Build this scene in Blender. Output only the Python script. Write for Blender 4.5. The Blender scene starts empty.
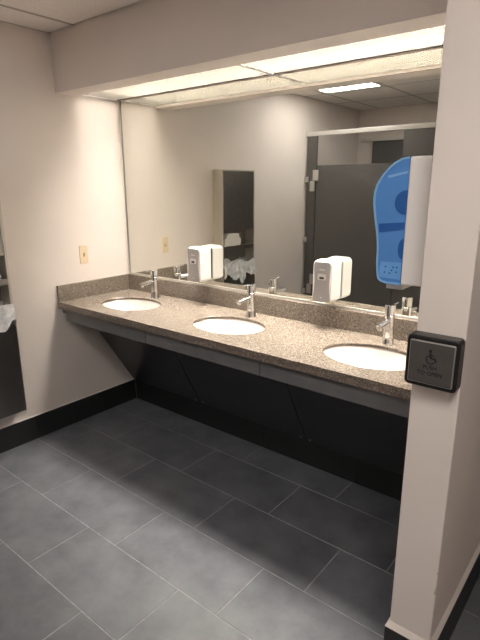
import bpy, bmesh, math, random
from mathutils import Vector, Matrix
random.seed(7)
scene = bpy.context.scene
C = scene.collection

# ------------------------------------------------------------------ camera
CAM = Vector((2.8419, -2.2495, 1.5608))
RX = Vector((0.7781, 0.6281, -0.0031)); UP = Vector((-0.1609, 0.2040, 0.9656)); FW = Vector((-0.6072, 0.7509, -0.2598))
FW.normalize(); RX = (RX - FW * RX.dot(FW)).normalized(); UP = RX.cross(FW)
cam_d = bpy.data.cameras.new('camera')
cam_d.sensor_fit = 'VERTICAL'; cam_d.sensor_height = 36.0; cam_d.lens = 499.11 * 36.0 / 640.0
cam_d.clip_start = 0.02
cam = bpy.data.objects.new('camera', cam_d); C.objects.link(cam)
cam.matrix_world = Matrix(((RX.x, UP.x, -FW.x, CAM.x), (RX.y, UP.y, -FW.y, CAM.y), (RX.z, UP.z, -FW.z, CAM.z), (0, 0, 0, 1)))
scene.camera = cam

# ------------------------------------------------------------------ light levels, world, exposure
world = bpy.data.worlds.new('world'); scene.world = world; world.use_nodes = True
world.node_tree.nodes['Background'].inputs[0].default_value = (0.9, 0.8, 0.7, 1)
world.node_tree.nodes['Background'].inputs[1].default_value = 0.0
VANITY_DIM = 132.0      # luminous lens over the left sink
VANITY = 150.0          # luminous lens over the middle and right sinks
TROFFER = 22.0         # ceiling troffers of the room
scene.view_settings.view_transform = 'Standard'
scene.view_settings.look = 'None'
scene.view_settings.gamma = 1.0
scene.view_settings.use_curve_mapping = False
scene.view_settings.exposure = 0.12
scene.cycles.use_denoising = True
scene.cycles.max_bounces = 10
scene.cycles.diffuse_bounces = 5
scene.cycles.glossy_bounces = 6

# ------------------------------------------------------------------ materials
def newmat(name):
    m = bpy.data.materials.new(name); m.use_nodes = True
    nt = m.node_tree; return m, nt, nt.nodes['Principled BSDF']
def coords(nt, scale=(1, 1, 1)):
    tc = nt.nodes.new('ShaderNodeNewGeometry'); mp = nt.nodes.new('ShaderNodeMapping')
    mp.inputs['Scale'].default_value = scale
    nt.links.new(tc.outputs['Position'], mp.inputs['Vector']); return mp.outputs['Vector']
def ramp(nt, fac, stops):
    r = nt.nodes.new('ShaderNodeValToRGB'); nt.links.new(fac, r.inputs['Fac'])
    e = r.color_ramp.elements
    while len(e) < len(stops): e.new(0.5)
    for k, (p, c) in enumerate(stops):
        e[k].position = p; e[k].color = (c[0], c[1], c[2], 1)
    return r.outputs['Color']
def noise(nt, vec, scale, detail=3, rough=0.5):
    n = nt.nodes.new('ShaderNodeTexNoise'); n.inputs['Scale'].default_value = scale
    n.inputs['Detail'].default_value = detail; n.inputs['Roughness'].default_value = rough
    nt.links.new(vec, n.inputs['Vector']); return n.outputs['Fac']
def bump(nt, b, fac, strength, dist=0.001):
    n = nt.nodes.new('ShaderNodeBump'); n.inputs['Strength'].default_value = strength
    n.inputs['Distance'].default_value = dist
    nt.links.new(fac, n.inputs['Height']); nt.links.new(n.outputs['Normal'], b.inputs['Normal'])
def plain(name, col, rough=0.5, metal=0.0, var=0.06, vscale=6, bmp=0.0, bscale=200, coat=0.0, spec=None):
    m, nt, b = newmat(name)
    v = coords(nt); f = noise(nt, v, vscale)
    lo = [c * (1 - var) for c in col]; hi = [min(1, c * (1 + var)) for c in col]
    nt.links.new(ramp(nt, f, [(0.3, lo), (0.7, hi)]), b.inputs['Base Color'])
    b.inputs['Roughness'].default_value = rough; b.inputs['Metallic'].default_value = metal
    if coat: b.inputs['Coat Weight'].default_value = coat
    if spec is not None: b.inputs['Specular IOR Level'].default_value = spec
    if bmp: bump(nt, b, noise(nt, v, bscale, 2), bmp)
    return m
def emitter(name, col, strength, rib=None):
    m, nt, b = newmat(name)
    b.inputs['Base Color'].default_value = (0.8, 0.8, 0.78, 1)
    b.inputs['Emission Strength'].default_value = strength
    if rib:
        v = coords(nt); w = nt.nodes.new('ShaderNodeTexWave'); w.bands_direction = 'DIAGONAL'
        w.inputs['Scale'].default_value = rib; nt.links.new(v, w.inputs['Vector'])
        nt.links.new(ramp(nt, w.outputs['Fac'], [(0.0, [c * 0.82 for c in col]), (1.0, col)]), b.inputs['Emission Color'])
    else:
        b.inputs['Emission Color'].default_value = (*col, 1)
    return m

M = {}
M['wall'] = plain('cream_wall_paint', (0.72, 0.650, 0.600), 0.62, var=0.025, vscale=3, bmp=0.25, bscale=350, spec=0.3)
M['caulk'] = plain('cream_caulk', (0.74, 0.665, 0.61), 0.5, var=0.03)
M['ceil'] = plain('mineral_ceiling_tile', (0.82, 0.765, 0.72), 0.9, var=0.14, vscale=160, bmp=0.6, bscale=260)
M['grid'] = plain('ceiling_grid_metal', (0.40, 0.365, 0.335), 0.5, var=0.03)
M['plaster'] = plain('bare_plaster', (0.46, 0.41, 0.37), 0.8, var=0.1, vscale=60)
M['grout'] = plain('grey_grout', (0.27, 0.268, 0.265), 0.9, var=0.2, vscale=30)
M['chrome'] = plain('chrome', (0.82, 0.82, 0.82), 0.08, metal=1.0, var=0.01)
M['steel'] = plain('satin_stainless', (0.30, 0.285, 0.265), 0.30, metal=1.0, var=0.04, vscale=20)
M['steel_lit'] = plain('satin_stainless_lit', (0.60, 0.56, 0.50), 0.45, metal=0.8, var=0.03)  # same steel, paler: light falling on the cabinet sides put into the colour
M['channel'] = plain('brushed_channel', (0.72, 0.70, 0.67), 0.42, metal=1.0, var=0.02)
M['side_metal'] = plain('dull_grey_edge', (0.24, 0.24, 0.22), 0.4, metal=0.6, var=0.05)
M['apron'] = plain('grey_laminate', (0.125, 0.122, 0.124), 0.42, var=0.08, vscale=14)
M['panel'] = plain('charcoal_laminate', (0.046, 0.046, 0.050), 0.30, var=0.12, vscale=9)
M['porcelain'] = plain('white_porcelain', (0.48, 0.425, 0.39), 0.12, var=0.01, coat=0.3)
M['partition'] = plain('grey_powder_coat', (0.100, 0.094, 0.090), 0.45, var=0.06, vscale=40, bmp=0.2, bscale=500)
M['rail'] = plain('anodised_rail', (0.62, 0.59, 0.56), 0.35, metal=0.5, var=0.02)
M['hinge'] = plain('cast_hinge', (0.55, 0.53, 0.50), 0.35, metal=0.5, var=0.05)
M['white_plastic'] = plain('white_plastic', (0.80, 0.765, 0.735), 0.28, var=0.01)
M['grey_plastic'] = plain('silver_grey_plastic', (0.36, 0.335, 0.325), 0.35, var=0.04, metal=0.3)
M['dark_plastic'] = plain('smoked_plastic', (0.06, 0.06, 0.06), 0.2, var=0.05)
M['ivory'] = plain('ivory_plastic', (0.66, 0.53, 0.36), 0.4, var=0.03)
M['brown'] = plain('brown_slot', (0.12, 0.08, 0.05), 0.5, var=0.1)
M['black'] = plain('black_plastic', (0.011, 0.010, 0.010), 0.28, var=0.1)
M['bag'] = plain('white_bin_bag', (0.66, 0.66, 0.66), 0.3, var=0.22, vscale=28, bmp=0.8, bscale=45)
M['towel'] = plain('white_paper_towel', (0.80, 0.76, 0.71), 0.85, var=0.05, vscale=20)
M['blue'] = plain('blue_plastic', (0.095, 0.265, 0.63), 0.22, var=0.05, vscale=10, coat=0.3)
M['blue_edge'] = plain('pale_blue_rim', (0.24, 0.47, 0.78), 0.25, var=0.03)
M['blue_dark'] = plain('deep_blue_plastic', (0.025, 0.11, 0.36), 0.25, var=0.08, vscale=20)
M['blue_mid'] = plain('mid_blue_plastic', (0.14, 0.36, 0.72), 0.3, var=0.05, vscale=20)
M['plate'] = plain('brushed_dark_steel_plate', (0.13, 0.12, 0.112), 0.42, metal=0.6, var=0.08, vscale=25)
M['ink'] = plain('blue_black_ink', (0.003, 0.004, 0.014), 0.5, var=0.05)
M['plate_rim'] = plain('bright_plate_rim', (0.55, 0.53, 0.51), 0.3, metal=0.7, var=0.03)
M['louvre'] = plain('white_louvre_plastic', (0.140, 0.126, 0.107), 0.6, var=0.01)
M['vanity_dim'] = emitter('lit_tray_dim', (1.0, 0.94, 0.85), VANITY_DIM)
M['vanity'] = emitter('lit_tray', (1.0, 0.94, 0.85), VANITY)
M['vanity_front'] = emitter('emissive_reflector', (1.0, 0.94, 0.85), VANITY * 0.75)  # bounced glow of the reflector set as its own emission
M['vanity_dim_front'] = emitter('emissive_reflector_dim', (1.0, 0.94, 0.85), VANITY_DIM * 0.75)
M['vanity_end'] = emitter('emissive_housing_end', (1.0, 0.94, 0.85), VANITY_DIM * 0.33)  # falloff of the glow towards the housing ends set as weaker emission
M['troffer_dim'] = emitter('lit_troffer_lens_dim', (1.0, 0.95, 0.90), TROFFER * 0.5)
M['troffer'] = emitter('lit_troffer_lens', (1.0, 0.95, 0.90), TROFFER)
# mirror
m, nt, b = newmat('mirror_glass'); b.inputs['Metallic'].default_value = 1.0; b.inputs['Roughness'].default_value = 0.0
v = coords(nt); nt.links.new(ramp(nt, noise(nt, v, 2), [(0, (0.885, 0.90, 0.855)), (1, (0.895, 0.91, 0.865))]), b.inputs['Base Color']); M['mirror'] = m
# speckled quartz
m, nt, b = newmat('speckled_quartz'); v = coords(nt)
vo = nt.nodes.new('ShaderNodeTexVoronoi'); vo.inputs['Scale'].default_value = 400; nt.links.new(v, vo.inputs['Vector'])
sep = nt.nodes.new('ShaderNodeSeparateColor'); nt.links.new(vo.outputs['Color'], sep.inputs['Color'])
c1 = ramp(nt, sep.outputs['Red'], [(0.0, (0.055, 0.043, 0.034)), (0.2, (0.120, 0.097, 0.078)), (0.5, (0.172, 0.140, 0.112)), (0.82, (0.225, 0.185, 0.150)), (1.0, (0.42, 0.36, 0.30))])
c2 = ramp(nt, noise(nt, v, 90, 3), [(0.3, (0.72, 0.72, 0.72)), (0.7, (1.15, 1.15, 1.15))])
mx = nt.nodes.new('ShaderNodeMix'); mx.data_type = 'RGBA'; mx.blend_type = 'MULTIPLY'; mx.inputs['Factor'].default_value = 1.0
nt.links.new(c1, mx.inputs['A']); nt.links.new(c2, mx.inputs['B']); nt.links.new(mx.outputs['Result'], b.inputs['Base Color'])
b.inputs['Roughness'].default_value = 0.24; M['quartz'] = m
# slate-look porcelain floor tile: each tile a slightly different tone
def tilemat(name, a, c, rough):
    m, nt, b = newmat(name); v = coords(nt)
    oi = nt.nodes.new('ShaderNodeObjectInfo')
    n1 = noise(nt, v, 5.5, 6, 0.62)
    col = ramp(nt, n1, [(0.25, a), (0.75, c)])
    tone = ramp(nt, oi.outputs['Random'], [(0, (0.88, 0.88, 0.88)), (1, (1.10, 1.10, 1.11))])
    mx = nt.nodes.new('ShaderNodeMix'); mx.data_type = 'RGBA'; mx.blend_type = 'MULTIPLY'; mx.inputs['Factor'].default_value = 1.0
    nt.links.new(col, mx.inputs['A']); nt.links.new(tone, mx.inputs['B']); nt.links.new(mx.outputs['Result'], b.inputs['Base Color'])
    b.inputs['Roughness'].default_value = rough
    bump(nt, b, noise(nt, v, 60, 5, 0.6), 0.35, 0.0015)
    return m
M['tile'] = tilemat('slate_floor_tile', (0.070, 0.075, 0.086), (0.158, 0.163, 0.176), 0.40)
M['base'] = tilemat('black_base_tile', (0.011, 0.012, 0.012), (0.019, 0.020, 0.021), 0.45)

# ------------------------------------------------------------------ mesh helpers
def bm_obj(name, bm, mat, parent=None, smooth=False, bevel=0.0, seg=2):
    bmesh.ops.recalc_face_normals(bm, faces=bm.faces[:])
    me = bpy.data.meshes.new(name); bm.to_mesh(me); bm.free()
    if mat is not None: me.materials.append(M[mat])
    if smooth:
        for p in me.polygons: p.use_smooth = True
        me.set_sharp_from_angle(angle=0.6)
    o = bpy.data.objects.new(name, me); C.objects.link(o)
    if parent is not None: o.parent = parent
    if bevel:
        md = o.modifiers.new('bevel', 'BEVEL'); md.width = bevel; md.segments = seg; md.limit_method = 'ANGLE'; md.angle_limit = 0.6
        wn = o.modifiers.new('normals', 'WEIGHTED_NORMAL'); wn.keep_sharp = False
        for p in me.polygons: p.use_smooth = True
    return o
def tag(o, label, cat=None, group=None, kind=None):
    o['label'] = label
    if cat: o['category'] = cat
    if group: o['group'] = group
    if kind: o['kind'] = kind
    return o
def empty(name, loc, label, cat, group=None):
    o = bpy.data.objects.new(name, None); C.objects.link(o); o.location = loc
    return tag(o, label, cat, group)
def box(bm, x0, x1, y0, y1, z0, z1):
    v = [bm.verts.new((x, y, z)) for x in (x0, x1) for y in (y0, y1) for z in (z0, z1)]
    for f in ((0, 1, 3, 2), (4, 6, 7, 5), (0, 4, 5, 1), (2, 3, 7, 6), (0, 2, 6, 4), (1, 5, 7, 3)):
        bm.faces.new([v[i] for i in f])
def boxo(name, mat, parent, x0, x1, y0, y1, z0, z1, bevel=0.0, seg=2):
    bm = bmesh.new(); box(bm, x0, x1, y0, y1, z0, z1); return bm_obj(name, bm, mat, parent, bevel=bevel, seg=seg)
def prism(bm, pts, axis, a, b):
    """extrude a 2-D outline along axis 0/1/2 between a and b"""
    def P(p, t):
        if axis == 0: return (t, p[0], p[1])
        if axis == 1: return (p[0], t, p[1])
        return (p[0], p[1], t)
    A = [bm.verts.new(P(p, a)) for p in pts]; B = [bm.verts.new(P(p, b)) for p in pts]
    bm.faces.new(A); bm.faces.new(B[::-1]); n = len(pts)
    for i in range(n): bm.faces.new((A[i], B[i], B[(i + 1) % n], A[(i + 1) % n]))
def tube(bm, p0, p1, r0, r1=None, n=24, cap=True):
    r1 = r0 if r1 is None else r1
    p0 = Vector(p0); p1 = Vector(p1); d = (p1 - p0).normalized()
    u = d.orthogonal().normalized(); w = d.cross(u)
    A = []; B = []
    for k in range(n):
        t = 2 * math.pi * k / n; e = u * math.cos(t) + w * math.sin(t)
        A.append(bm.verts.new(p0 + e * r0)); B.append(bm.verts.new(p1 + e * r1))
    for k in range(n): bm.faces.new((A[k], A[(k + 1) % n], B[(k + 1) % n], B[k]))
    if cap: bm.faces.new(A[::-1]); bm.faces.new(B)
def lathe(bm, prof, cx=0, cy=0, cz=0, n=32, sx=1.0, sy=1.0):
    rings = []
    for r, z in prof:
        if r < 1e-6: rings.append([bm.verts.new((cx, cy, cz + z))])
        else: rings.append([bm.verts.new((cx + sx * r * math.cos(2 * math.pi * k / n), cy + sy * r * math.sin(2 * math.pi * k / n), cz + z)) for k in range(n)])
    for a, b in zip(rings, rings[1:]):
        for k in range(n):
            q = (k + 1) % n
            if len(a) == 1 and len(b) == 1: continue
            if len(a) == 1: bm.faces.new((a[0], b[k], b[q]))
            elif len(b) == 1: bm.faces.new((a[k], a[q], b[0]))
            else: bm.faces.new((a[k], a[q], b[q], b[k]))
def copy_tree(o, parent=None):
    c = o.copy(); C.objects.link(c)
    if parent is not None: c.parent = parent
    for ch in list(o.children): copy_tree(ch, c)
    return c

# ------------------------------------------------------------------ dimensions (metres)
XW0, XW1, YW = 2.385, 2.517, -0.904        # wing wall
ZCE = 2.404; XR = 3.90; YB = -3.50; YC = 1.00
ZC, YCF, ZS = 0.852, -0.575, 0.956          # counter top, counter front, splash top
HB = 0.1524; TB = 0.011
YSO, ZSO = -0.4565, 2.0887                  # soffit front, soffit bottom
YLIP = -0.320
ZLENS = 2.100

# ------------------------------------------------------------------ room shell
tag(boxo('wall_left', 'wall', None, -0.12, 0, YB - 0.12, 0.12, 0, ZCE + 0.1), 'cream painted wall with the light switch and towel cabinet', 'wall', kind='structure')
tag(boxo('wall_back', 'wall', None, 0, XW0, 0.006, 0.12, 0, ZCE + 0.1), 'cream wall behind the long mirror and counter', 'wall', kind='structure')
tag(boxo('wall_wing', 'wall', None, XW0, XW1, YW, YC, 0, ZCE + 0.1, bevel=0.004), 'narrow cream wing wall at the end of the counter carrying the push button', 'wall', kind='structure')
tag(boxo('wall_right', 'wall', None, XR, XR + 0.12, YB - 0.12, YC + 0.12, 0, ZCE + 0.1), 'cream wall to the right of the entrance passage', 'wall', kind='structure')
tag(boxo('wall_front', 'wall', None, 0, XR, YB - 0.12, YB, 0, ZCE + 0.1), 'cream wall behind the toilet stall, seen in the mirror', 'wall', kind='structure')
tag(boxo('wall_passage', 'wall', None, XW1, XR, YC, YC + 0.12, 0, ZCE + 0.1), 'cream end wall of the entrance passage', 'wall', kind='structure')
# soffit: fascia, lip and top joined in one profile
bm = bmesh.new()
prism(bm, [(YSO, ZSO), (YLIP, ZSO), (YLIP, ZSO + 0.03), (YSO + 0.02, ZSO + 0.03), (YSO + 0.02, ZCE + 0.016), (YSO, ZCE + 0.016)], 0, 0.0, XW0)
tag(bm_obj('wall_soffit', bm, 'wall', bevel=0.002), 'cream boxed soffit hanging above the mirror', 'soffit', kind='structure')
# knocked paint on the wing wall's corner
wing = bpy.data.objects['wall_wing']
for z0, h, w in ((0.355, 0.030, 0.0065), (0.43, 0.007, 0.005)):
    bm = bmesh.new()
    prism(bm, [(XW1 - w, z0), (XW1 + 0.0004, z0 - 0.004), (XW1 + 0.0004, z0 + h), (XW1 - w * 0.5, z0 + h * 0.8)], 1, YW - 0.0006, YW + 0.006)
    bm_obj('paint_chip', bm, 'plaster', wing)

# floor: grout bed with single tiles
floor = boxo('floor', 'grout', None, 0, XR, YB, YC, -0.06, -0.0012)
tag(floor, 'dark grey slate look tile floor with thin light grout', 'floor', kind='structure')
G = 0.0044; TW = 0.3048; TL = 0.6084
tile_mesh = {}
def floor_tile(x0, x1, y0, y1):
    key = (round(x1 - x0, 4), round(y1 - y0, 4))
    if key not in tile_mesh:
        bm = bmesh.new(); w, h = key; e = 0.0008
        lo = [bm.verts.new(p) for p in ((0, 0, -0.006), (w, 0, -0.006), (w, h, -0.006), (0, h, -0.006))]
        md = [bm.verts.new(p) for p in ((0, 0, -e), (w, 0, -e), (w, h, -e), (0, h, -e))]
        hi = [bm.verts.new(p) for p in ((e, e, 0), (w - e, e, 0), (w - e, h - e, 0), (e, h - e, 0))]
        for a, b in ((lo, md), (md, hi)):
            for k in range(4): bm.faces.new((a[k], a[(k + 1) % 4], b[(k + 1) % 4], b[k]))
        bm.faces.new(hi)
        bmesh.ops.recalc_face_normals(bm, faces=bm.faces[:])
        me = bpy.data.meshes.new('floor_tile'); bm.to_mesh(me); bm.free(); me.materials.append(M['tile']); tile_mesh[key] = me
    o = bpy.data.objects.new('floor_tile', tile_mesh[key]); C.objects.link(o); o.parent = floor
    o.location = (x0, y0, 0)
A0 = [0.591, 0.394, 0.182]
row = -4
while True:
    # row 0 lies between y = -0.208 and y = +0.097, row 1 next towards the room, and so on
    ytop = -0.2083 + TW - row * TW; ybot = ytop - TW
    if ytop < YB: break
    off = A0[row % 3]
    k = -2
    while off + k * TL < XR:
        x0, x1 = off + k * TL + G / 2, off + (k + 1) * TL - G / 2
        y0, y1 = ybot + G / 2, ytop - G / 2
        k += 1
        y0c, y1c = max(y0, YB), min(y1, YC)
        xa = max(x0, 0.0 if ybot < -0.01 else XW1); xb = min(x1, XR)
        if ybot < -0.01: y1c = min(y1c, 0.0) if x0 < XW0 else y1c
        if xb - xa < 0.02 or y1c - y0c < 0.02: continue
        floor_tile(xa, xb, y0c, y1c)
    row += 1

# ceiling: dark void board, grid bars, single tiles
ceil = boxo('ceiling', 'ceil', None, 0, XR, YB, YC, ZCE + 0.016, ZCE + 0.08)
tag(ceil, 'suspended ceiling of pale speckled mineral tiles in a metal grid', 'ceiling', kind='structure')
CX = [0.0] + [0.242 + 0.61 * k for k in range(6)] + [XR]
CY = [YB] + [-2.89 + 0.61 * k for k in range(4)] + [YSO]
troffer_cells = {(1, 2), (5, 2), (3, 1)}
for i in range(len(CX) - 1):
    for j in range(len(CY) - 1):
        if (i, j) in troffer_cells: continue
        boxo('ceiling_tile', 'ceil', ceil, CX[i] + 0.011, CX[i + 1] - 0.011, CY[j] + 0.011, CY[j + 1] - 0.011, ZCE + 0.001, ZCE + 0.014)
for x in CX: boxo('grid_bar', 'grid', ceil, max(0.0, x - 0.012), min(XR, x + 0.012), YB, YSO, ZCE, ZCE + 0.012)
for y in CY[:-1]: boxo('grid_bar', 'grid', ceil, 0, XR, max(YB, y - 0.012), y + 0.012, ZCE + 0.0005, ZCE + 0.0125)
for xa, xb in ((XW1, 2.682), (2.682, 3.292), (3.292, XR)):
    for ya, yb in ((YSO + 0.012, 0.14), (0.14, 0.75), (0.75, YC)):
        boxo('ceiling_tile', 'ceil', ceil, xa + 0.011, xb - 0.011, ya + 0.011, yb - 0.011, ZCE + 0.001, ZCE + 0.014)
for x in (2.682, 3.292): boxo('grid_bar', 'grid', ceil, x - 0.012, x + 0.012, YSO, YC, ZCE, ZCE + 0.012)
for y in (YSO, 0.14, 0.75): boxo('grid_bar', 'grid', ceil, XW1, XR, y - 0.012, y + 0.012, ZCE + 0.0005, ZCE + 0.0125)
TLAB = {(1, 2): 'lit square ceiling light seen in the mirror above the stall',
        (5, 2): 'lit square ceiling light in front of the entrance passage',
        (3, 1): 'lit square ceiling light beyond the stall front'}
for cell in sorted(troffer_cells):
    i, j = cell; x0, x1, y0, y1 = CX[i] + 0.013, CX[i + 1] - 0.013, CY[j] + 0.013, CY[j + 1] - 0.013
    t = empty('ceiling_light', ((x0 + x1) / 2, (y0 + y1) / 2, ZCE), TLAB[cell], 'ceiling light', 'square ceiling lights')
    hx, hy = (x1 - x0) / 2, (y1 - y0) / 2; fr = 0.028
    bm = bmesh.new()
    box(bm, -hx, hx, -hy, -hy + fr, -0.001, 0.012); box(bm, -hx, hx, hy - fr, hy, -0.001, 0.012)
    box(bm, -hx, -hx + fr, -hy + fr, hy - fr, -0.001, 0.012); box(bm, hx - fr, hx, -hy + fr, hy - fr, -0.001, 0.012)
    bm_obj('frame', bm, 'rail', t)
    boxo('diffuser', 'troffer_dim' if cell in ((1, 2), (3, 1)) else 'troffer', t, -hx + fr, hx - fr, -hy + fr, hy - fr, 0.002, 0.010)

# base tiles
def base_run(name, label, pieces):
    root = empty(name, (0, 0, 0), label, 'baseboard'); root['kind'] = 'structure'
    for (x0, x1, y0, y1) in pieces: boxo('base_tile', 'base', root, x0, x1, y0, y1, 0, HB, bevel=0.0015, seg=1)
    return root
pcs = []; y = -0.0125
for y1, y0 in [(-0.0056, -0.30), (-0.30, -0.82), (-0.82, -1.43), (-1.43, -2.04), (-2.04, -2.65), (-2.65, YB)]:
    pcs.append((0.0, TB, y0 + 0.0012, y1 - 0.0012))
bl = base_run('baseboard_left', 'black tile base along the cream left wall', pcs)
boxo('caulk_line', 'caulk', bl, 0, 0.006, YB, -0.0125, HB, HB + 0.004)
pcs = []; xs = [TB - 0.001, 0.6, 1.21, 1.82, XW0]
for a, b_ in zip(xs, xs[1:]): pcs.append((a + 0.0012, b_ - 0.0012, 0.006 - TB - 0.001, 0.006))
base_run('baseboard_back', 'black tile base under the slanted panels below the counter', pcs)
bw = base_run('baseboard_wing', 'black tile base wrapping the foot of the wing wall', [
    (XW0 - TB, XW1 + TB, YW - TB, YW), (XW0 - TB, XW0, YW, -0.012),
    (XW1, XW1 + TB, YW + 0.0012, -0.35), (XW1, XW1 + TB, -0.348, 0.26), (XW1, XW1 + TB, 0.262, YC)])
# sloped painted fillet on top of the wing base
bm = bmesh.new(); S = [(XW0, YC), (XW0, YW), (XW1, YW), (XW1, YC)]; O = [(XW0 - TB, -0.012), (XW0 - TB, YW - TB), (XW1 + TB, YW - TB), (XW1 + TB, YC)]
S[0] = (XW0, -0.012)
vi = [bm.verts.new((x, y, HB + 0.022)) for x, y in S]; vo_ = [bm.verts.new((x, y, HB + 0.001)) for x, y in O]; vb = [bm.verts.new((x, y, HB + 0.001)) for x, y in S]
for k in range(3):
    bm.faces.new((vi[k], vi[k + 1], vo_[k + 1], vo_[k])); bm.faces.new((vo_[k], vo_[k + 1], vb[k + 1], vb[k]))
bm.faces.new((vi[0], vo_[0], vb[0])); bm.faces.new((vi[3], vb[3], vo_[3]))
bm_obj('base_cap', bm, 'caulk', bw)
base_run('baseboard_front', 'black tile base of the wall behind the stall', [(0.0125, XR, YB, YB + TB)])
base_run('baseboard_right', 'black tile base of the right wall', [(XR - TB, XR, YB + 0.0125, YC)])

# ------------------------------------------------------------------ mirror with channels
mir = empty('wall_mirror', (0, 0, ZS), 'long frameless wall mirror above the counter with thin metal channels', 'mirror')
def at(o, root):                        # keep world placement under a root that is moved
    o.parent = root; o.matrix_parent_inverse = Matrix.Translation(-root.location); return o
at(boxo('glass', 'mirror', None, 0.022, XW0 - 0.001, 0.0, 0.006, ZS + 0.004, ZLENS - 0.003), mir)
at(boxo('bottom_channel', 'channel', None, 0.018, XW0 - 0.001, -0.006, 0.0, ZS + 0.0005, ZS + 0.013, bevel=0.001), mir)
at(boxo('side_channel', 'side_metal', None, 0.018, 0.0225, -0.004, 0.006, ZS + 0.013, ZLENS - 0.003), mir)

# ------------------------------------------------------------------ vanity lights: egg-crate louvre under a lit tray
def louvre(name, x0, x1, l0, l1, mat, label):
    t = empty(name, ((x0 + x1) / 2, YLIP / 2, ZLENS), label, 'light panel', 'lit louvre panels above the mirror')
    at(boxo('lit_tray', mat, None, l0, l1, -0.185, -0.015, ZLENS + 0.050, ZLENS + 0.054), t)
    at(boxo('emissive_reflector', mat + '_front', None, l0, l1, YLIP - 0.015, -0.186, ZLENS + 0.050, ZLENS + 0.054), t)
    for ea, eb in ((x0, l0), (l1, x1)):
        at(boxo('emissive_end', 'vanity_end', None, ea, eb, YLIP - 0.015, -0.015, ZLENS + 0.050, ZLENS + 0.054), t)
    at(boxo('housing_top', 'white_plastic', None, x0, x1, YLIP - 0.10, 0.005, ZLENS + 0.0545, ZLENS + 0.060), t)
    bm = bmesh.new(); z0, z1 = ZLENS + 0.004, ZLENS + 0.018; p = 0.0135; th = 0.0008
    nx = int((x1 - x0 - 0.02) / p); ny = int((-0.012 - YLIP + 0.012) / p)
    xs = [x0 + 0.010 + (x1 - x0 - 0.020) * k / nx for k in range(nx + 1)]
    ys = [YLIP - 0.010 + (-0.014 - YLIP + 0.010) * k / ny for k in range(ny + 1)]
    for x in xs: box(bm, x - th, x + th, ys[0], ys[-1], z0, z1)
    for y in ys: box(bm, xs[0], xs[-1], y - th, y + th, z0 + 0.0001, z1 - 0.0001)
    lo = at(bm_obj('louvre_cells', bm, 'louvre'), t); lo['kind'] = 'stuff'
    for xa, xb in ((x0 + 0.001, x0 + 0.010), (x1 - 0.010, x1 - 0.001)):
        at(boxo('frame_bar', 'white_plastic', None, xa, xb, YLIP - 0.012, -0.001, ZLENS + 0.001, ZLENS + 0.028), t)
    at(boxo('edge_trim', 'caulk', None, x0, x1, -0.0125, -0.0005, ZLENS - 0.002, ZLENS + 0.028), t)
    at(boxo('gap_shade', 'black', None, x0, x1, -0.0142, -0.0127, ZLENS - 0.0025, ZLENS + 0.028), t)  # added black strip: shade of the gap beside the trim
    return t
louvre('vanity_light_panel', 0.0, 1.245, 0.20, 1.23, 'vanity_dim', 'lit louvre panel above the left half of the mirror')
louvre('vanity_light_panel', 1.245, XW0, 1.26, 2.33, 'vanity', 'brighter lit louvre panel above the right half of the mirror')

# ------------------------------------------------------------------ counter
SINKS = [0.40, 1.195, 1.995]; SY = -0.31; SA, SB = 0.212, 0.160
cnt = empty('vanity_counter', (0, 0, ZC), 'long speckled brown quartz counter with splash and grey apron', 'counter')
bm = bmesh.new()
T = 0.013; zt, zb = ZC, ZC - T; TE = 0.040
cells = [(0.001, 0.80), (0.80, 1.595), (1.595, XW0 - 0.001)]
for (x0, x1), cx in zip(cells, SINKS):
    y0, y1 = YCF, -0.002
    angs = [2 * math.pi * k / 72 for k in range(72)]
    for px, py in ((x0, y0), (x1, y0), (x1, y1), (x0, y1)): angs.append(math.atan2(py - SY, px - cx) % (2 * math.pi))
    angs = sorted(angs); ring = []; rect = []
    for a in angs:
        dx, dy = math.cos(a), math.sin(a)
        ring.append((cx + SA * dx / math.sqrt(1), SY + SB * dy))
        ts = []
        if dx > 1e-9: ts.append((x1 - cx) / dx)
        if dx < -1e-9: ts.append((x0 - cx) / dx)
        if dy > 1e-9: ts.append((y1 - SY) / dy)
        if dy < -1e-9: ts.append((y0 - SY) / dy)
        t = min(ts); rect.append((cx + t * dx, SY + t * dy))
    n = len(angs); e = 0.0025
    rt = [bm.verts.new((x, y, zt)) for x, y in rect]
    hi0 = [bm.verts.new((cx + (x - cx) * 1.012, SY + (y - SY) * 1.015, zt)) for x, y in ring]
    hi1 = [bm.verts.new((x, y, zt - e)) for x, y in ring]
    lo = [bm.verts.new((x, y, zb)) for x, y in ring]
    rb = [bm.verts.new((x, y, zb)) for x, y in rect]
    for k in range(n):
        q = (k + 1) % n
        for a, b_ in ((rt, hi0), (hi0, hi1), (hi1, lo), (lo, rb)): bm.faces.new((a[k], a[q], b_[q], b_[k]))
        if abs(rect[k][1] - y0) < 1e-6 and abs(rect[q][1] - y0) < 1e-6: bm.faces.new((rt[k], rt[q], rb[q], rb[k]))
        if abs(rect[k][1] - y1) < 1e-6 and abs(rect[q][1] - y1) < 1e-6: bm.faces.new((rt[k], rt[q], rb[q], rb[k]))
bmesh.ops.remove_doubles(bm, verts=bm.verts[:], dist=1e-5)
box(bm, 0.001, XW0 - 0.001, YCF, YCF + 0.03, ZC - TE, zb)
bmesh.ops.remove_doubles(bm, verts=bm.verts[:], dist=1e-5)
at(bm_obj('counter_slab', bm, 'quartz'), cnt)
at(boxo('back_splash', 'quartz', None, 0.0195, XW0 - 0.001, -0.020, 0.0, ZC, ZS, bevel=0.0015), cnt)
at(boxo('side_splash', 'quartz', None, 0.0, 0.019, YCF + 0.002, 0.0, ZC, ZS, bevel=0.0015), cnt)
ax = [0.045, 0.806, 1.583, XW0 - 0.002]
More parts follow.
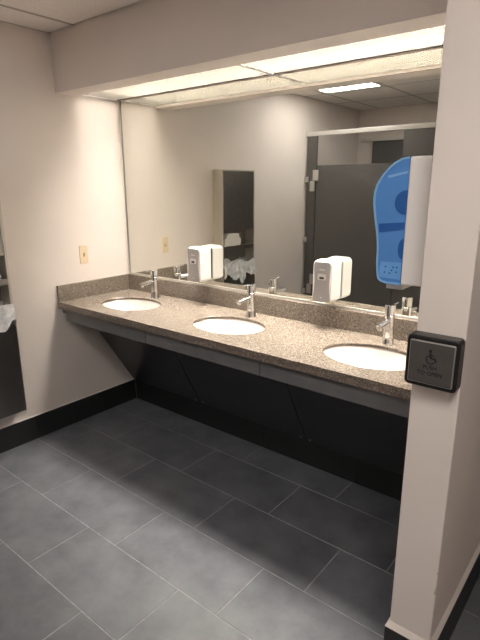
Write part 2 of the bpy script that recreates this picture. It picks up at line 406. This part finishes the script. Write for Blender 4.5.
for a, b_ in zip(ax, ax[1:]):
    at(boxo('apron_board', 'apron', None, a + 0.0028, b_ - 0.0028, -0.552, -0.535, 0.731, ZC - TE - 0.001, bevel=0.001), cnt)
at(boxo('apron_end_cleat', 'apron', None, 0.001, 0.044, -0.545, -0.520, 0.775, ZC - TE - 0.001, bevel=0.001), cnt)
# slanted panels hiding the pipes
prof_p = [(-0.015, 0.154), (-0.425, 0.806), (-0.412, 0.811), (-0.002, 0.160)]
seams = [(0.003, 0.0), (0.695, 0.15), (1.521, 0.09), (XW0 - 0.003, 0.0)]     # x at the foot, lean per metre of height
for (a, la), (b_, lb) in zip(seams, seams[1:]):
    bm = bmesh.new()
    A = [bm.verts.new((a + 0.0035 + la * (z - 0.16), y, z)) for y, z in prof_p]; B = [bm.verts.new((b_ - 0.0035 + lb * (z - 0.16), y, z)) for y, z in prof_p]
    bm.faces.new(A); bm.faces.new(B[::-1])
    for k in range(4): bm.faces.new((A[k], B[k], B[(k + 1) % 4], A[(k + 1) % 4]))
    p_ = at(bm_obj('skirt_panel', bm, 'panel', bevel=0.001), cnt)
    for sx in (a + 0.03, b_ - 0.03):
        bm = bmesh.new(); d = Vector((0, -0.847, -0.532)); c0 = Vector((sx, -0.0297, 0.1765))
        tube(bm, c0, c0 + d * 0.0018, 0.0055, n=12); s_ = bm_obj('screw', bm, 'channel'); s_.parent = p_

# ------------------------------------------------------------------ sinks and faucets
SLAB = ['white oval sink nearest the light switch', 'white oval sink in the middle of the counter', 'white oval sink nearest the wing wall']
sink0 = empty('sink', (0, 0, 0), '', 'sink', 'oval undermount sinks')
bm = bmesh.new(); prof = []
for k in range(15):
    r = 1.03 - 0.93 * k / 14; prof.append((r, -0.112 * (1 - (r / 1.03) ** 2.3)))
prof = [(1.10, 0.0)] + prof
lathe(bm, prof, 0, 0, -T - 0.0005, n=64, sx=SA, sy=SB)
bowl = bm_obj('bowl', bm, 'porcelain', sink0, smooth=True)
bm = bmesh.new(); lathe(bm, [(0.0, 0.001), (0.014, 0.001), (0.017, 0.003), (0.026, 0.003), (0.029, 0.0), (0.029, -0.012)], 0, 0, -T - 0.111, n=24)
bm_obj('drain', bm, 'chrome', sink0, smooth=True)
bm = bmesh.new(); tube(bm, (0, 0, 0), (0, 0.004, 0), 0.010, n=16); ov = bm_obj('overflow_hole', bm, 'dark_plastic', sink0); ov.location = (0, -SB * 0.90, -T - 0.030)
FLAB = ['chrome faucet over the sink nearest the light switch', 'chrome faucet over the middle sink', 'chrome faucet over the sink nearest the wing wall']
fa0 = empty('faucet', (0, 0, 0), '', 'faucet', 'chrome counter faucets')
bm = bmesh.new(); lathe(bm, [(0, 0), (0.0285, 0), (0.0285, 0.004), (0.0268, 0.008), (0.0250, 0.040), (0.0240, 0.136), (0.0225, 0.1375), (0, 0.1375)], n=40); bm_obj('body', bm, 'chrome', fa0, smooth=True)
bm = bmesh.new(); lathe(bm, [(0, 0.139), (0.0225, 0.139), (0.0240, 0.1405), (0.0240, 0.183), (0.0228, 0.185), (0, 0.1852)], n=40); cap_ = bm_obj('handle', bm, 'chrome', fa0, smooth=True)
bm = bmesh.new(); tube(bm, (0, -0.010, 0.179), (0, -0.064, 0.184), 0.0040, 0.0034, n=14); bm_obj('lever', bm, 'chrome', cap_, smooth=True)
bm = bmesh.new(); tube(bm, (0, -0.010, 0.112), (0, -0.118, 0.103), 0.0135, 0.0115, n=28); sp = bm_obj('spout', bm, 'chrome', fa0, smooth=True)
bm = bmesh.new(); tube(bm, (0, -0.105, 0.0945), (0, -0.106, 0.086), 0.0090, n=20); bm_obj('aerator', bm, 'channel', sp, smooth=True)
for i, x in enumerate(SINKS):
    s = sink0 if i == 0 else copy_tree(sink0); s.location = (x, SY, ZC); s['label'] = SLAB[i]
    f = fa0 if i == 0 else copy_tree(fa0); f.location = (x - 0.008, -0.103, ZC); f['label'] = FLAB[i]
    if i == 2: [h for h in f.children if h.name.startswith('handle')][0].rotation_euler.z = math.radians(172)

# ------------------------------------------------------------------ soap dispensers on the mirror
sd0 = empty('soap_dispenser', (0, 0, 0), '', 'soap dispenser', 'soap dispensers on the mirror')
def rrect(w, h0, h1, r, n=5, bulge=0.0):
    pts = []
    for cx, cz, a0 in ((w - r, h0 + r, -90), (w - r, h1 - r, 0), (-w + r, h1 - r, 90), (-w + r, h0 + r, 180)):
        for k in range(n + 1):
            a = math.radians(a0 + 90 * k / n); pts.append((cx + r * math.cos(a), cz + r * math.sin(a)))
    return pts
bm = bmesh.new(); prism(bm, rrect(0.047, 0.010, 0.198, 0.012), 1, -0.0015, -0.0085)
bm_obj('back_plate', bm, 'dark_plastic', sd0, bevel=0.001)
bm = bmesh.new()      # front shell bulging forward
secs = [(-0.008, 0.053, 0.002, 0.205, 0.018), (-0.060, 0.056, 0.000, 0.209, 0.020), (-0.090, 0.056, 0.001, 0.208, 0.022), (-0.104, 0.053, 0.005, 0.202, 0.022)]
rings = [[bm.verts.new((x, yy, z)) for x, z in rrect(w, a, b_, r)] for yy, w, a, b_, r in secs]
for a, b_ in zip(rings, rings[1:]):
    for k in range(len(a)): bm.faces.new((a[k], a[(k + 1) % len(a)], b_[(k + 1) % len(a)], b_[k]))
bm.faces.new(rings[0][::-1]); bm.faces.new(rings[-1])
bm_obj('shell', bm, 'white_plastic', sd0, bevel=0.002)
bm = bmesh.new(); pts = []
for k in range(13):
    t = k / 12; z = 0.004 + 0.198 * t; pts.append((0.041 + 0.010 * (abs(2 * t - 1) ** 1.7) - (0.010 if k == 12 else 0.0025 if k == 11 else 0), z))
out = pts + [(-x, z) for x, z in pts[::-1]]
prism(bm, out, 1, -0.1035, -0.110); fp = bm_obj('front_panel', bm, 'grey_plastic', sd0, bevel=0.0015)
bm = bmesh.new(); prism(bm, rrect(0.024, 0.112, 0.143, 0.008), 1, -0.1095, -0.1112); bm_obj('sight_window', bm, 'rail', fp)
bm = bmesh.new(); prism(bm, rrect(0.013, 0.117, 0.128, 0.005), 1, -0.1112, -0.1122); bm_obj('level_gauge', bm, 'dark_plastic', fp)
bm = bmesh.new(); prism(bm, [(0.004 * math.cos(t / 8 * math.pi), 0.024 + 0.004 * math.sin(t / 8 * math.pi)) for t in range(16)], 1, -0.1095, -0.1108); bm_obj('lock_dot', bm, 'rail', fp)
bm = bmesh.new(); prism(bm, rrect(0.016, 0.160, 0.166, 0.0025), 1, -0.1095, -0.1105); bm_obj('raised_mark', bm, 'rail', fp)
boxo('top_recess', 'grey_plastic', sd0, -0.020, 0.020, -0.070, -0.046, 0.2068, 0.2078, bevel=0.0005)
bm = bmesh.new(); tube(bm, (0, -0.075, 0.004), (0, -0.075, -0.006), 0.010, 0.008, n=16); bm_obj('nozzle', bm, 'white_plastic', sd0)
for i, (x, lab) in enumerate(((0.752, 'white and grey soap dispenser between the left and middle faucets'), (1.630, 'white and grey soap dispenser between the middle and right faucets'))):
    s = sd0 if i == 0 else copy_tree(sd0); s.location = (x, 0.0, 0.998); s['label'] = lab

# ------------------------------------------------------------------ light switch
sw = empty('light_switch', (0, -0.358, 1.13), 'ivory light switch on the left wall above the counter', 'light switch')
boxo('cover_plate', 'ivory', sw, 0, 0.006, -0.031, 0.031, -0.058, 0.058, bevel=0.003)
boxo('toggle_slot', 'brown', sw, 0.006, 0.0066, -0.005, 0.005, -0.012, 0.012)
bm = bmesh.new(); prism(bm, [(0.006, -0.003), (0.020, 0.007), (0.019, 0.013), (0.006, 0.008)], 1, -0.0035, 0.0035); bm_obj('toggle', bm, 'ivory', sw)
for dz in (-0.030, 0.030):
    bm = bmesh.new(); tube(bm, (0.0058, 0, dz), (0.0072, 0, dz), 0.003, n=10); bm_obj('screw', bm, 'ivory', sw)

# ------------------------------------------------------------------ paper towel and waste cabinet on the left wall
CY0, CY1, CD, CZ0, CZ1 = -1.345, -0.912, 0.105, 0.265, 1.690
cab = empty('towel_cabinet', (0, CY1, CZ0), 'tall stainless towel and waste cabinet hung on the left wall', 'cabinet')
def cb(name, mat, *a, **k): return at(boxo(name, mat, None, *a, **k), cab)
cb('side_panel', 'steel_lit', 0.001, CD, CY1 - 0.014, CY1, CZ0 + 0.62, CZ1, bevel=0.001)
cb('side_panel', 'steel_lit', 0.001, CD, CY0, CY0 + 0.014, CZ0 + 0.62, CZ1, bevel=0.001)
cb('top_panel', 'steel_lit', 0.001, CD, CY0 + 0.014, CY1 - 0.014, CZ1 - 0.012, CZ1, bevel=0.001)
cb('back_panel', 'steel', 0.001, 0.008, CY0 + 0.014, CY1 - 0.014, CZ0 + 0.62, CZ1 - 0.012)
cb('door', 'steel', CD - 0.016, CD - 0.002, CY0 + 0.016, CY1 - 0.016, 1.195, CZ1 - 0.015, bevel=0.001)
cb('towel_tray', 'steel', 0.008, CD - 0.004, CY0 + 0.014, CY1 - 0.014, 1.040, 1.050)
cb('tray_lip', 'steel', CD - 0.006, CD - 0.002, CY0 + 0.014, CY1 - 0.014, 1.030, 1.064)
# waste receptacle: open-topped box
bm = bmesh.new(); z0, z1 = CZ0, CZ0 + 0.62
box(bm, 0.001, CD + 0.006, CY1 - 0.006, CY1, z0, z1); box(bm, 0.001, CD + 0.006, CY0, CY0 + 0.006, z0, z1)
box(bm, CD, CD + 0.006, CY0 + 0.006, CY1 - 0.006, z0, z1); box(bm, 0.001, 0.007, CY0 + 0.006, CY1 - 0.006, z0, z1)
box(bm, 0.007, CD, CY0 + 0.006, CY1 - 0.006, z0, z0 + 0.006)
at(bm_obj('waste_bin', bm, 'steel'), cab)
# folded towels in the tray
ts_ = empty('towel_stack', (0.055, -1.06, 1.0505), 'stack of folded white paper towels in the cabinet opening', 'paper towels')
for k in range(9):
    w = 0.105 - 0.0035 * k * (k > 5); yy = random.uniform(-0.003, 0.003)
    bm = bmesh.new(); seg = 8; up = []; dn = []
    for s in range(seg + 1):
        t = s / seg * 2 - 1; z = 0.0125 * k + 0.006 * (1 - t * t) * (k / 8)
        dn.append((t * w + yy, z)); up.append((t * w + yy, z + 0.0118))
    prism(bm, dn + up[::-1], 0, -0.042, 0.038 + random.uniform(-0.003, 0.004)); bm_obj('folded_towel', bm, 'towel', ts_, bevel=0.002)
# crumpled bag draped over the bin rim
bm = bmesh.new(); nu, nv = 120, 22; rnd = [random.uniform(-1, 1) for _ in range(400)]
yc, xc = (CY0 + CY1) / 2, 0.056; hw, hd = (CY1 - CY0) / 2, 0.052
rg = []
for jv in range(nv):
    t = jv / (nv - 1); rr = []
    for i in range(nu):
        a = 2 * math.pi * i / nu
        ca, sa = math.cos(a), math.sin(a); k = 1 / max(abs(ca), abs(sa))
        ux, uy = ca * k, sa * k
        fold = 0.5 * math.sin(a * 9 + 1.3) + 0.35 * math.sin(a * 17 + 0.4 + 3 * t) + 0.25 * math.sin(a * 29 + 2)
        rim = 0.885 + 0.045 + 0.014 * math.sin(a * 5 + .6) + 0.010 * fold
        if t < 0.3:                       # inside, rising to the rim
            s = t / 0.3; z = 0.70 + (rim - 0.70) * s; e = -0.012 - 0.012 * (1 - s) + 0.006 * fold * s
        else:                             # outside, hanging down
            s = (t - 0.3) / 0.7; drop = 0.150 + 0.040 * math.sin(a * 5 + 1.0) + 0.022 * math.sin(a * 11 + 2.0) + 0.010 * math.sin(a * 23)
            z = rim + 0.008 * math.sin(min(1, s * 4) * math.pi) - drop * s; e = 0.0115 + 0.020 * s * (0.7 + 0.7 * fold) + 0.006 * math.sin(a * 23 + 7 * s) * s + 0.004
        back = ux < -0.8
        if back and t >= 0.3: e = -0.004; z = rim - 0.004 * (t - 0.3)
        X = xc + ux * (hd + e); Y = yc + uy * (hw + (e if abs(uy) > 0.97 and False else min(e, -0.010)))
        if ux > 0.98 or True: X = min(X, CD + 0.045)
        rr.append(bm.verts.new((max(X, 0.009), Y, z)))
    rg.append(rr)
for a, b_ in zip(rg, rg[1:]):
    for i in range(nu):
        q = (i + 1) % nu; bm.faces.new((a[i], a[q], b_[q], b_[i]))
tag(bm_obj('bin_bag', bm, 'bag', smooth=True), 'crumpled white liner bag hanging over the cabinet waste bin', 'bin bag')

# ------------------------------------------------------------------ blue paper towel dispenser on the wing wall
BY0, BY1 = -0.800, -0.465
bd = empty('paper_towel_dispenser', (XW0, (BY0 + BY1) / 2, 1.268), 'rounded paper towel dispenser with blue cover and white body on wing wall', 'towel dispenser')
bm = bmesh.new(); prism(bm, [(2.288, 1.271), (XW0 - 0.001, 1.274), (XW0 - 0.001, 1.636), (2.370, 1.640), (2.288, 1.640)], 1, BY0, BY1)
at(bm_obj('body', bm, 'white_plastic', bevel=0.006, seg=3), bd)
prof = [(2.287, 1.640), (2.262, 1.635), (2.244, 1.625), (2.228, 1.612), (2.213, 1.596), (2.201, 1.579), (2.192, 1.562), (2.187, 1.544), (2.185, 1.525), (2.186, 1.505), (2.190, 1.478), (2.195, 1.452),
        (2.201, 1.423), (2.205, 1.395), (2.207, 1.365), (2.207, 1.336), (2.209, 1.311), (2.212, 1.291), (2.216, 1.281), (2.224, 1.275), (2.240, 1.271), (2.287, 1.270)]
def inset(pr, d):
    c = (2.287, 1.45); o = []
    for x, z in pr:
        if x > 2.286: o.append((x, z - math.copysign(d, z - 1.45)))
        else:
            v = Vector((x - 2.30, z - (1.53 if z > 1.5 else (1.36 if z < 1.4 else z)))); v.normalize(); o.append((x - v.x * d, z - v.y * d))
    return o
bm = bmesh.new(); prism(bm, prof, 1, BY0 + 0.004, BY1 - 0.004)
cov = at(bm_obj('cover', bm, 'blue', bevel=0.004, seg=3), bd)
def sub(o, par):
    o.parent = par; return o
# pale rim following the outline on both sides
for ya, yb in ((BY0 + 0.001, BY0 + 0.006), (BY1 - 0.006, BY1 - 0.001)):
    bm = bmesh.new(); inn = inset(prof, 0.006); n = len(prof)
    A = [[bm.verts.new((x, yy, z)) for x, z in pr] for yy in (ya, yb) for pr in (prof, inn)]
    for k in range(n - 1):
        for a, b_ in ((0, 1), (1, 3), (3, 2), (2, 0)): bm.faces.new((A[a][k], A[a][k + 1], A[b_][k + 1], A[b_][k]))
    sub(bm_obj('cover_rim', bm, 'blue_edge'), cov)
def halfdisc(cx, cz, rx, rz, n=14): return [(cx - rx * math.sin(math.pi * k / n), cz + rz * math.cos(math.pi * k / n)) for k in range(n + 1)]
for nm, pts, mat in (('roll_hub', halfdisc(2.286, 1.512, 0.034, 0.035), 'blue_dark'), ('spent_roll_hub', halfdisc(2.286, 1.378, 0.014, 0.030), 'blue_dark'),
                     ('roll_arm', [(2.207, 1.449), (2.285, 1.456), (2.285, 1.435), (2.209, 1.423)], 'blue_dark'),
                     ('button_panel', [(2.222, 1.336), (2.286, 1.337), (2.286, 1.286), (2.220, 1.288), (2.216, 1.296)], 'blue_mid'),
                     ('painted_gloss', [(2.225, 1.588), (2.283, 1.600), (2.283, 1.594), (2.228, 1.581)], 'blue_edge')):  # pale strip: a glint on the cover put into the colour
    bm = bmesh.new(); prism(bm, pts, 1, BY0 + 0.0025, BY0 + 0.006); sub(bm_obj(nm, bm, mat), cov)
for x, z in ((2.238, 1.322), (2.236, 1.305), (2.252, 1.303), (2.262, 1.322), (2.274, 1.322), (2.272, 1.308), (2.258, 1.312)):
    bm = bmesh.new(); tube(bm, (x, BY0 + 0.0028, z), (x, BY0 + 0.0015, z), 0.0025, n=10); sub(bm_obj('vent_hole', bm, 'blue_dark'), cov)
at(boxo('paper_chute', 'white_plastic', None, 2.232, 2.285, BY0 + 0.03, BY1 - 0.03, 1.250, 1.272, bevel=0.003), bd)

# ------------------------------------------------------------------ door push plate on the wing wall end
PX, PZ, PD = 2.4480, 1.1005, 0.046
pp = empty('push_plate', (PX, YW, PZ), 'square black door push button box with brushed steel plate on wing wall', 'push button')
bm = bmesh.new(); prism(bm, rrect(0.0695, -0.0715, 0.0715, 0.012), 1, -0.0005, -PD); bm_obj('housing', bm, 'black', pp, bevel=0.003)
bm = bmesh.new(); prism(bm, rrect(0.0595, -0.0600, 0.0590, 0.004), 1, -PD + 0.002, -PD - 0.004); bm_obj('plate_rim', bm, 'plate_rim', pp, bevel=0.0012)
bm = bmesh.new(); prism(bm, rrect(0.0570, -0.0575, 0.0560, 0.003), 1, -PD - 0.003, -PD - 0.0052); pl = bm_obj('steel_plate', bm, 'plate', pp)
def text(s, size, x, z, parent):
    cu = bpy.data.curves.new('t', 'FONT'); cu.body = s; cu.size = size; cu.align_x = 'CENTER'; cu.extrude = 0.0003; cu.offset = 0.0002
    o = bpy.data.objects.new('t', cu); C.objects.link(o)
    dg = bpy.context.evaluated_depsgraph_get(); me = bpy.data.meshes.new_from_object(o.evaluated_get(dg)); bpy.data.objects.remove(o)
    me.materials.clear(); me.materials.append(M['ink'])
    t = bpy.data.objects.new('lettering', me); C.objects.link(t); t.parent = parent
    t.rotation_euler = (math.pi / 2, 0, 0); t.location = (x, -PD - 0.0053, z); return t
text('PUSH', 0.0155, -0.001, -0.0165, pl); text('TO OPEN', 0.0155, -0.001, -0.0335, pl)
bm = bmesh.new(); yA, yB_ = -PD - 0.0050, -PD - 0.0058
def bar(x0, z0, x1, z1, w):
    d = Vector((x1 - x0, z1 - z0)).normalized() * (w / 2); nx, nz = -d.y, d.x
    prism(bm, [(x0 + nx, z0 + nz), (x1 + nx, z1 + nz), (x1 - nx, z1 - nz), (x0 - nx, z0 - nz)], 1, yA, yB_)
prism(bm, [(-0.003 + 0.004 * math.cos(t / 8 * math.pi), 0.035 + 0.004 * math.sin(t / 8 * math.pi)) for t in range(16)], 1, yA, yB_)
bar(-0.003, 0.031, -0.001, 0.014, 0.0045); bar(-0.001, 0.0155, 0.009, 0.0150, 0.004); bar(0.009, 0.016, 0.014, 0.006, 0.004); bar(-0.002, 0.0235, 0.007, 0.0235, 0.003)
for k in range(14):                         # wheel arc
    a0, a1 = math.radians(110 + k * 16), math.radians(110 + (k + 1) * 16)
    bar(-0.001 + 0.0115 * math.cos(a0), 0.011 + 0.0115 * math.sin(a0), -0.001 + 0.0115 * math.cos(a1), 0.011 + 0.0115 * math.sin(a1), 0.0028)
bm_obj('wheelchair_symbol', bm, 'ink', pl)

# ------------------------------------------------------------------ toilet stall (seen in the mirror)
YS = -2.36
st = empty('toilet_stall', (0, YS, 0), 'dark grey toilet stall front with pale head rail, seen in the mirror', 'toilet stall')
def sb(name, mat, *a, **k): return at(boxo(name, mat, None, *a, **k), st)
sb('head_rail', 'rail', 0.001, 1.66, YS - 0.022, YS + 0.022, 2.038, 2.080, bevel=0.003)
sb('pilaster', 'partition', 0.020, 0.122, YS - 0.016, YS + 0.016, 0.0, 2.038, bevel=0.002)
sb('pilaster', 'partition', 1.012, 1.66, YS - 0.016, YS + 0.016, 0.0, 2.038, bevel=0.002)
dr = sb('door', 'partition', 0.130, 1.004, YS - 0.013, YS + 0.013, 0.30, 1.757, bevel=0.002)
sb('side_partition', 'partition', 1.63, 1.655, YB + 0.015, YS - 0.017, 0.30, 1.757, bevel=0.002)
for z in (1.62, 1.01, 0.456): sb('wall_bracket', 'hinge', 0.0005, 0.044, YS + 0.0165, YS + 0.030, z - 0.027, z + 0.027, bevel=0.002)
for z in (1.607, 0.54):
    sb('hinge', 'hinge', 0.098, 0.160, YS + 0.0165, YS + 0.034, z + 0.002, z + 0.106, bevel=0.003)
    sb('hinge', 'hinge', 0.066, 0.118, YS + 0.0165, YS + 0.034, z - 0.104, z - 0.002, bevel=0.003)
sb('door_latch', 'hinge', 0.955, 0.995, YS + 0.0135, YS + 0.026, 0.93, 1.0, bevel=0.003)
pn = empty('rear_panel', (0.4, YB, 0), 'dark panel with pale top rail behind the stall, seen over its door', 'panel')
at(boxo('panel_board', 'partition', None, 0.20, 1.60, YB + 0.0005, YB + 0.030, 0.30, 2.052), pn)
at(boxo('panel_rail', 'rail', None, 0.05, 1.60, YB + 0.0005, YB + 0.040, 2.0525, 2.088, bevel=0.002), pn)
